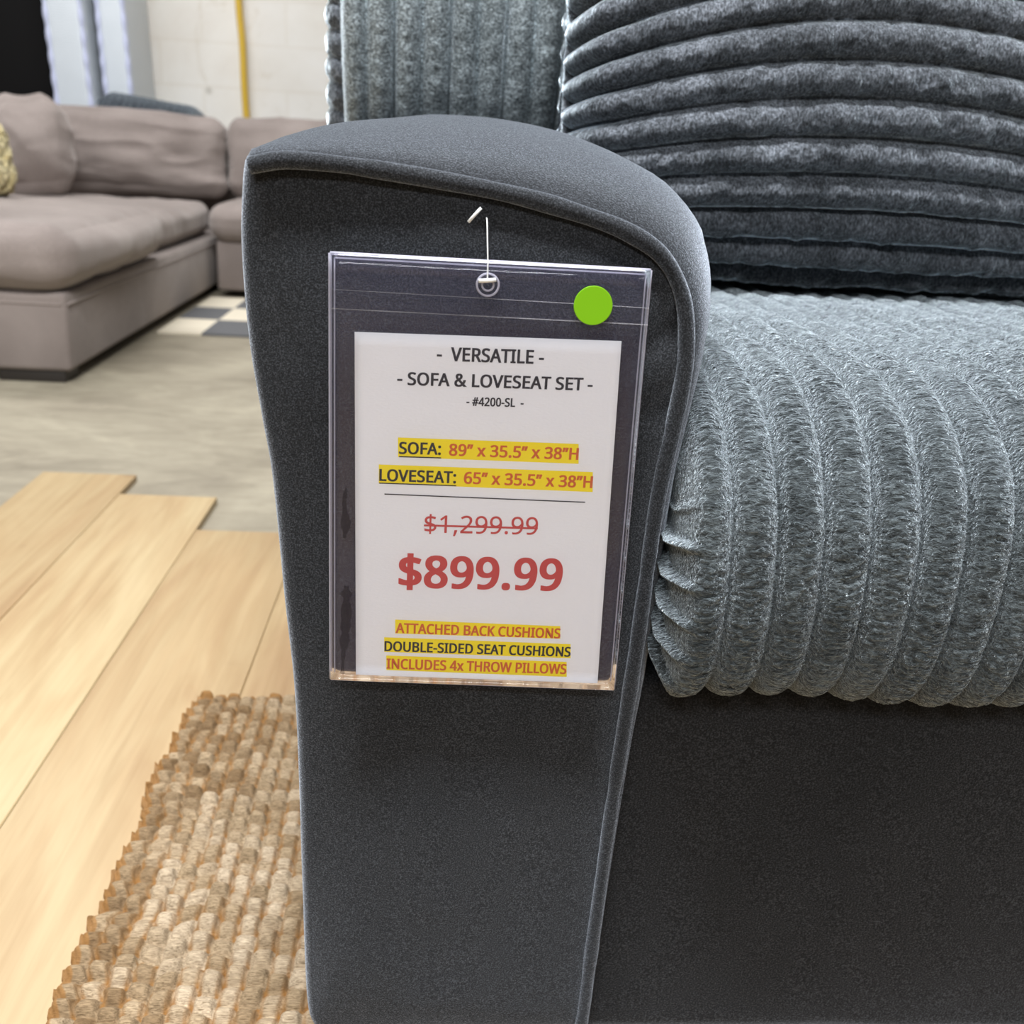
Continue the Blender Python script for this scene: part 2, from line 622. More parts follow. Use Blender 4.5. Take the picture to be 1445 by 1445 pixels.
HZ = .63
ARM_L = [(-.058, .0415), (-.0705, .049), (-.0775, .070), (-.080, .17), (-.0825, .30), (-.088, .372), (-.0935, .447), (-.0985, .482), (-.1045, .526), (-.107, .575), (-.1055, .605), (-.1035, .618)]
ARM_T = [(-.100, .6225), (-.068, .6235), (-.026, .6205), (.025, .6145), (.062, .6075), (.098, .597), (.117, .5865), (.129, .573), (.137, .557), (.1405, .538), (.1405, .506), (.1345, .448), (.1315, .348), (.127, .241), (.123, .12), (.1205, .049), (.111, .0415)]
OUT = resample(np.vstack([catmull(ARM_L, n=8), catmull(ARM_T, n=8)]), 240, closed=True)
ON = normals2(OUT)
cx, cz = .02, .33


def arm_body(x_off=0.0):
    ys = [.0, .0025, .007, .014, .025, .045, .075, .12, .18, .26, .36, .48, .62, .80, .86]
    secs = []
    for y in ys:
        ins = .0065*max(0, 1-math.sqrt(max(0, 1-(1-min(y, .016)/.016)**2)))
        S = OUT-ON*ins
        # right (seat) side swells a little just behind the piping
        bulge = .006*(1-math.exp(-y/.018))
        S = S+np.stack([bulge*np.clip((S[:, 0]-.05)/.07, 0, 1)*np.clip((S[:, 1]-.06)/.25, 0, 1), 0*S[:, 0]], -1)
        rise = 1-math.exp(-y/.055)
        top = S[:, 1] > .49
        amt = np.interp(S[:, 0], [-.105, -.07, -.02, .03, .08, .12, .15], [.001, .012, .024, .031, .034, .034, .030])
        amt = amt*np.clip((S[:, 1]-.50)/.075, 0, 1)**1.2*np.clip((S[:, 0]+.104)/.01, 0, 1)
        amt = amt*rise+.010*min(y/.4, 1)*(amt > 0)*np.clip((S[:, 1]-.57)/.04, 0, 1)
        S = S+ON*amt[:, None]
        dz = 0
        P = np.stack([S[:, 0], np.full(len(S), y), S[:, 1]+dz], -1)
        d = fbm(P*np.array([9, 7, 9])+2, 3, 2)*.0018*min(1, y/.05)
        P[:, 2] += d
        secs.append(P)
    G = np.stack(secs)
    n = len(OUT)
    return gridmesh('arm', G, M['velvet'], sofa, cv=True, extra=[((cx, 0.0, cz), np.arange(n)), ((cx, .86, cz), (len(ys)-1)*n+np.arange(n))])


arm = arm_body()
# padded front panel of the arm
rad = np.linspace(1, 0.02, 70)
S = OUT-ON*.0060
T = []
for t in rad:
    q = np.array([cx, cz])+(S-np.array([cx, cz]))*t
    e = np.linalg.norm(S-q, axis=1)
    puff = .0085*(1-np.exp(-e/np.interp(S[:, 0], [-.07, .0], [.05, .016])))
    dist_r = np.clip((q[:, 0]-.075)/.05, 0, 1)
    crease = .0045*np.exp(-((q[:, 1]-.545-(q[:, 0]-.12)*1.2)/.012)**2)*dist_r
    crease += .003*np.exp(-((q[:, 1]-.50-(q[:, 0]-.12)*.5)/.010)**2)*dist_r
    w = fbm(np.stack([q[:, 0]*14, q[:, 1]*9, 0*q[:, 0]+.3], -1), 5, 3)*.0016*(1-np.exp(-e/.02))
    T.append(np.stack([q[:, 0], .0005-puff+crease+w, q[:, 1]], -1))
G = np.stack(T)
panel = gridmesh('arm_front_panel', G, M['velvet'], arm, cv=True, extra=[((cx, -.008, cz), (len(rad)-1)*240+np.arange(240))])
# welt along the top and the seat side of the panel
lo = np.argmin(np.linalg.norm(OUT-np.array([-.1035, .6185]), axis=1))
hi = np.argmin(np.linalg.norm(OUT-np.array([.1205, .049]), axis=1))
W2 = (OUT-ON*.0052)[lo:hi+1]
W2 = W2+0
wx = np.clip((W2[:, 0]-.06)/.06, 0, 1)
path = np.stack([W2[:, 0]-.0035*wx*np.clip((.60-W2[:, 1])/.05, 0, 1), np.full(len(W2), -.0035), W2[:, 1]], -1)
path = resample(catmull(path[::4], n=6), 260)
tube('piping', path, .0047+.0005*fbm(path*40, 8, 2), M['velvet'], arm, n=14)

# front rail below the seat
n1, n2 = 120, 60
x = np.linspace(.118, 1.32, n1)
S = catmull([(.06, .040), (.018, .040), (.009, .046), (.006, .07), (.004, .16), (.004, .25), (.006, .31), (.02, .325), (.06, .326)], n=8)
G = np.zeros((n1, len(S), 3))
G[..., 0] = x[:, None]
G[..., 1] = S[None, :, 0]
G[..., 2] = S[None, :, 1]
G[..., 1] += fbm(G*np.array([5, 1, 4])+9, 4, 3)*.003
gridmesh('front_rail', G, M['rail'], sofa)
box('seat_deck', (.10, .06, .046), (1.32, .86, .322), M['velvet'], sofa, .01)
box('back_frame', (-.105, .80, .046), (1.55, .97, .80), M['velvet'], sofa, .04, 5)
for px in (-.05, 1.40):
    for py in (.09, .90):
        box('leg', (px, py-.03, .024), (px+.06, py+.03, .048), M['leg'], sofa, .004)


def ribbed(name, section, x0, x1, pitch, amp, mat, parent, ds=.0022, dx=.0016, rend=.016, xs=None, fuzz=.0011, scallop=0.0, phase=0.0, taper=None, seed=1, nscale=160, fine=None, pile=0.0, prof=(2.3, .58)):
    S = catmull(section, closed=True, n=24)
    L = np.sum(np.linalg.norm(np.roll(S, -1, 0)-S, axis=1))
    S = resample(S, 4000, closed=True)
    dens = np.full(4000, 1/ds)
    if fine is not None: dens = np.where(fine(S[:, 0], S[:, 1]), 1/.0008, dens)
    cum = np.cumsum(dens)*L/4000
    n_ = int(cum[-1])
    S = S[np.clip(np.searchsorted(cum, np.arange(n_)+.5), 0, 3999)]
    N = normals2(S)
    x = np.concatenate([x0+rend*(1-np.cos(np.linspace(0, np.pi/2, 12)))[:-1], np.arange(x0+rend, x1-rend, dx), (x1-rend*(1-np.cos(np.linspace(0, np.pi/2, 12))))[::-1]])
    t = 2*(((x-x0)/pitch+phase) % 1)-1
    h = amp*(1-np.abs(t)**prof[0])**prof[1]
    e = np.minimum(x-x0, x1-x)
    ins = np.where(e < rend, rend-np.sqrt(np.maximum(0, rend**2-(rend-np.minimum(e, rend))**2)), 0)
    off = (h*np.clip(e/.006, 0.3, 1)-ins*1.15)
    G = np.zeros((len(x), len(S), 3))
    G[..., 0] = x[:, None]
    G[..., 1] = S[None, :, 0]+N[None, :, 0]*off[:, None]
    G[..., 2] = S[None, :, 1]+N[None, :, 1]*off[:, None]
    if taper is not None:
        G[..., 0] = taper(G[..., 0], G[..., 1], G[..., 2])
    big = fbm(G*9+seed, seed, 2)*.003
    fz = fuzz*(fbm(G*np.array([nscale, nscale*1.6, nscale*1.6]), seed+3, 3)+.8*fbm(G*60+5, seed+9, 2))
    if pile:
        Q = G*np.array([150, 420, 420])+1.6*fbm(G*70+9, seed+21, 2)[..., None]
        rid = 1-2*np.abs(noise(Q, seed+15))+.7*(1-2*np.abs(noise(Q*1.9+4, seed+16)))
        fz = fz*.6+pile*rid*(.6+.6*noise(G*25, seed+17))
    D = big+fz*np.clip(h/amp, .25, 1)[:, None]
    G[..., 1] += N[None, :, 0]*D
    G[..., 2] += N[None, :, 1]*D
    if scallop:
        sc_ = scallop*np.maximum(0, np.cos(2*np.pi*(S[:, 1]+.002*np.sin(S[:, 1]*310))/.0225))**1.6*np.clip((.455-S[:, 1])/.03, 0, 1)
        w = np.clip(1-(x-x0)/.016, 0, 1)[:, None]
        G[..., 0] -= w*sc_[None, :]
    n = len(S)
    c = S.mean(0)
    return gridmesh(name, G, mat, parent, cv=True, extra=[((x0+rend*.3, c[0], c[1]), np.arange(n)), ((x1-rend*.3, c[0], c[1]), (len(x)-1)*n+np.arange(n))])


SEAT = [(.62, .330), (.35, .326), (.12, .325), (.035, .327), (-.004, .333), (-.022, .350), (-.029, .378), (-.029, .412), (-.021, .446), (.000, .474), (.035, .494), (.09, .504), (.22, .508), (.40, .504), (.56, .498), (.635, .485), (.655, .44), (.65, .37)]
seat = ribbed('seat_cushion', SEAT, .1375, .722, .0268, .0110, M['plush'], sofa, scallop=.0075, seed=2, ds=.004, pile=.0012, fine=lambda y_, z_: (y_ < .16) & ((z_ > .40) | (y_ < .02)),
              taper=lambda X, Y, Z: .22+(X-.22)*(1+.07*np.clip((Z-.42)/.09, -1, 1)*np.clip((.35-Y)/.2, 0, 1)*np.clip((X-.15)/.05, 0, 1)))
s2 = seat.copy()
C.objects.link(s2)
s2.parent = sofa
s2.location = seat.location+Vector((.589, 0, 0))

BACK = [(.86, .545), (.76, .53), (.70, .555), (.672, .60), (.655, .645), (.636, .69), (.624, .75), (.624, .82), (.64, .89), (.68, .945), (.75, .965), (.82, .945), (.85, .88), (.865, .75)]
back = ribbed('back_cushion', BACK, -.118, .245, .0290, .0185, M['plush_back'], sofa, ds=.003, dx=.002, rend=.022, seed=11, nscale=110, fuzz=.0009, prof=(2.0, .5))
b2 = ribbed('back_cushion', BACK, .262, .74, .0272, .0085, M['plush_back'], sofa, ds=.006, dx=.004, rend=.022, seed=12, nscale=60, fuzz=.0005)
b3 = b2.copy()
C.objects.link(b3)
b3.parent = sofa
b3.location = b2.location+Vector((.50, 0, 0))
# rope-like ribbed gusset down the outer end of the back cushion
zz = np.linspace(.545, .95, 260)
a = np.linspace(0, 2*np.pi, 40, endpoint=False)
G = np.zeros((len(zz), len(a), 3))
yy = np.interp(zz, [.545, .60, .69, .80, .90, .95], [.74, .70, .672, .662, .685, .73])
ph = (zz[:, None]/.026+a[None, :]/(2*np.pi)*1.0) % 1
r = .0135+.0062*np.sqrt(np.maximum(0, 1-(2*ph-1)**2))
G[..., 0] = -.1165+r*np.cos(a)[None]*1.0
G[..., 1] = yy[:, None]+r*np.sin(a)[None]*1.3
G[..., 2] = zz[:, None]
G += (fbm(G*120, 3, 2)*.001)[..., None]
gridmesh('gusset', G, M['plush_dark'], back, cv=True, extra=[((-.1165, .74, .545), np.arange(40)), ((-.1165, .73, .95), (len(zz)-1)*40+np.arange(40))])

# ------------------------------------------------------------------ throw pillow on the seat
hw, hh, th = .262, .245, .098
nphi, nu = 560, 300
phi = np.linspace(0, 2*np.pi, nphi, endpoint=False)
lens = np.stack([-np.cos(phi)*np.abs(np.cos(phi))**.15*th, np.sign(np.sin(phi))*np.abs(np.sin(phi))**.82*hh], -1)
lens = resample(lens, nphi, closed=True)
Ln = np.sum(np.linalg.norm(np.roll(lens, -1, 0)-lens, axis=1))
nr = round(Ln/.0315)
u = np.sin(np.linspace(-np.pi/2, np.pi/2, nu))
k = .30+.70*np.sqrt(np.maximum(0, 1-np.abs(u)**3.0))
kz = 1-.05*np.clip((np.abs(u)-.9)/.1, 0, 1)**2
LN = normals2(lens)
tt = 2*((np.arange(nphi)/nphi*nr+.3) % 1)-1
h = .0165*(1-np.abs(tt)**2.0)**.52
G = np.zeros((nu, nphi, 3))
endr = np.sqrt(np.maximum(0, 1-np.clip((np.abs(u)-.93)/.07, 0, 1)**2))
kk = k*(.15+.85*endr)
G[..., 0] = u[:, None]*hw+np.sign(u)[:, None]*(h*1.3)[None]*(np.abs(u)[:, None]**8)
G[..., 1] = lens[None, :, 0]*kk[:, None]+LN[None, :, 0]*h[None]*(.35+.65*endr)[:, None]
G[..., 2] = lens[None, :, 1]*kz[:, None]+LN[None, :, 1]*h[None]*(.35+.65*endr)[:, None]
D = .0016*fbm(G*np.array([110, 110, 90]), 6, 3)+.0022*fbm(G*38, 16, 2)
G[..., 1] += LN[None, :, 0]*D
G[..., 2] += LN[None, :, 1]*D
# corners sag, foot flattens on the seat
zr = (G[..., 2]/hh+1)/2
G[..., 2] -= .055*(np.abs(u)**2)[:, None]*np.clip(zr*2.0, 0, 1)
G = G@rotm(math.radians(-8), 0, math.radians(2)).T
G = G+np.array([.385, .500, .778])
n = nphi
pil = gridmesh('throw_pillow', G, M['plush_dark'], None, cv=True, extra=[(G[0].mean(0), np.arange(n)), (G[-1].mean(0), (nu-1)*n+np.arange(n))])
tag(pil, 'square charcoal plush throw pillow with horizontal ribs on the sofa seat', 'throw pillow')

# ================================================================== price sign on the arm
YS = -.0150            # plane of the sheet inside the sleeve
slv = empty('sign_sleeve', (.0255, YS, .333))
tag(slv, 'clear vinyl hanging sleeve with eyelet on the front of the sofa arm', 'sign holder')
TL, TR, BR, BL = (-.0578, .5752), (.1062, .5750), (.1092, .3302), (-.0578, .3330)


def sheet(name, y, mat, corners, parent, thick=.0004, n=28, bow=None):
    a = np.linspace(0, 1, n)
    U_, V_ = np.meshgrid(a, a, indexing='ij')
    tl, tr, br, bl = map(np.array, corners)
    P = ((1-U_)*(1-V_))[..., None]*bl+(U_*(1-V_))[..., None]*br+((1-U_)*V_)[..., None]*tl+(U_*V_)[..., None]*tr
    Yv = np.full(U_.shape, y)
    if bow is not None: Yv = Yv+bow(P[..., 0], P[..., 1])
    f = np.stack([P[..., 0], Yv-thick/2, P[..., 1]], -1).reshape(-1, 3)
    b = np.stack([P[..., 0], Yv+thick/2, P[..., 1]], -1).reshape(-1, 3)
    q = quads(n, n)
    k = n*n
    F = [tuple(r) for r in q]+[tuple(r[::-1]+k) for r in q]
    i = np.arange(n)
    for ring in ((i*n), (i*n+n-1), i, (n-1)*n+i):
        for p, r in zip(ring[:-1], ring[1:]):
            F.append((p, r, r+k, p+k))
    return mesh(name, np.vstack([f, b]), F, mat, parent)


def ripple(x_, z_):
    return .0007*fbm(np.stack([x_*16, z_*11, 0*x_+.5], -1), 21, 2)+.0014*np.exp(-((x_+.05)/.012)**2)*np.sin(z_*30)*.5


sheet('front_film', YS-.0016, M['clear'], (TL, TR, BR, BL), slv, bow=ripple)
sheet('back_film', YS+.0022, M['clear'], (TL, TR, BR, BL), slv)


def bar(name, p, q, w, y, mat, parent, depth=.0006):
    p, q = np.array(p), np.array(q)
    d = (q-p)/np.linalg.norm(q-p)
    nrm = np.array([-d[1], d[0]])*w/2
    c = [p-nrm, q-nrm, q+nrm, p+nrm]
    V = [(c[i][0], y-depth/2, c[i][1]) for i in range(4)]+[(c[i][0], y+depth/2, c[i][1]) for i in range(4)]
    return mesh(name, V, [(0, 1, 2, 3), (7, 6, 5, 4), (0, 4, 5, 1), (1, 5, 6, 2), (2, 6, 7, 3), (3, 7, 4, 0)], mat, parent, smooth=False)


def rim(name, p, q, r, parent, mat):
    a, b = np.array(p), np.array(q)
    t = np.linspace(0, 1, 40)
    P = a[None]*(1-t)[:, None]+b[None]*t[:, None]
    return tube(name, np.stack([P[:, 0], np.full(40, YS), P[:, 1]], -1), r, mat, parent, n=10)


def inset(a, b, d):
    return a


cxs = np.array([.0255, .453])


def shrink(p, d):
    p = np.array(p)
    return (p[0]-math.copysign(d, p[0]-cxs[0]), p[1]-math.copysign(d, p[1]-cxs[1]))


for A_, B_ in ((TL, TR), (TR, BR), (BR, BL), (BL, TL)):
    rim('sealed_edge', A_, B_, .0009, slv, M['seal'])
for A_, B_ in ((TL, TR), (TR, BR), (BR, BL), (BL, TL)):
    rim('weld_line', shrink(A_, .0022), shrink(B_, .0022), .0004, slv, M['seal'])
bar('flap_crease', (-.0575, .5478), (.1070, .5473), .0004, YS-.0021, M['crease'], slv)
bar('flap_crease', (-.0575, .5575), (.1068, .5560), .00025, YS-.0021, M['crease'], slv)
# eyelet
E = np.array([.0224, .5637])
a = np.linspace(0, 2*np.pi, 48, endpoint=False)
for R_, r_ in ((.0056, .00055), (.0030, .0005)):
    tube('eyelet', np.stack([E[0]+R_*np.cos(a), np.full(48, YS-.0022), E[1]+R_*np.sin(a)], -1), r_, M['seal'], slv, n=8, closed=True)
# green dot
a = np.linspace(0, 2*np.pi, 64, endpoint=False)
R0 = .0101
YD = YS-.0008
ring = lambda R_, y: [(.0774+R_*math.cos(t), y, .5560+R_*math.sin(t)) for t in a]
Vd = ring(R0, YD-.0020)+ring(R0, YD-.0023)+ring(R0-.0003, YD-.0024)
Fd = [(i, (i+1) % 64, 64+(i+1) % 64, 64+i) for i in range(64)]+[(64+i, 64+(i+1) % 64, 128+(i+1) % 64, 128+i) for i in range(64)]+[tuple(range(128, 192))]
dot = mesh('sticker', Vd, Fd, M['green'], slv, smooth=False)
tag(dot, 'round lime green sticker')


# damp blotches where the two films cling, left of the sheet
def blotch(pts, wd):
    P = resample(catmull(pts, n=10), 60)
    w = np.interp(np.linspace(0, 1, 60), np.linspace(0, 1, len(wd)), wd)*(1+.35*fbm(np.stack([P[:, 1]*300, 0*w0, 0*w0], -1), 9, 3))
    V, F = [], []
    for i in range(60):
        V += [(P[i, 0]-w[i], YS+.0016, P[i, 1]), (P[i, 0]+w[i], YS+.0016, P[i, 1])]
        if i: F.append((2*i-2, 2*i-1, 2*i+1, 2*i))
    mesh('damp_blotch', V, F, M['smudge'], slv, smooth=False)


w0 = np.ones(60)
blotch([(-.0495, .450), (-.0505, .441), (-.0497, .430), (-.0503, .4205)], (.0004, .0012, .0012, .0022, .0020, .0004))
blotch([(-.0492, .3915), (-.0492, .377), (-.0498, .362), (-.0508, .347), (-.0514, .3355)], (.0018, .0026, .0024, .0028, .0030, .0014, .0008, .0012))

# the printed sheet
sgn = empty('price_sign', (.026, YS, .337))
tag(sgn, 'white printed price sheet reading 899.99 inside the clear sleeve', 'price sign')
sheet('sheet', YS, M['paper'], ((-.0453, .5360), (.0945, .5378), (.0992, .3338), (-.0433, .3359)), sgn, thick=.00015)

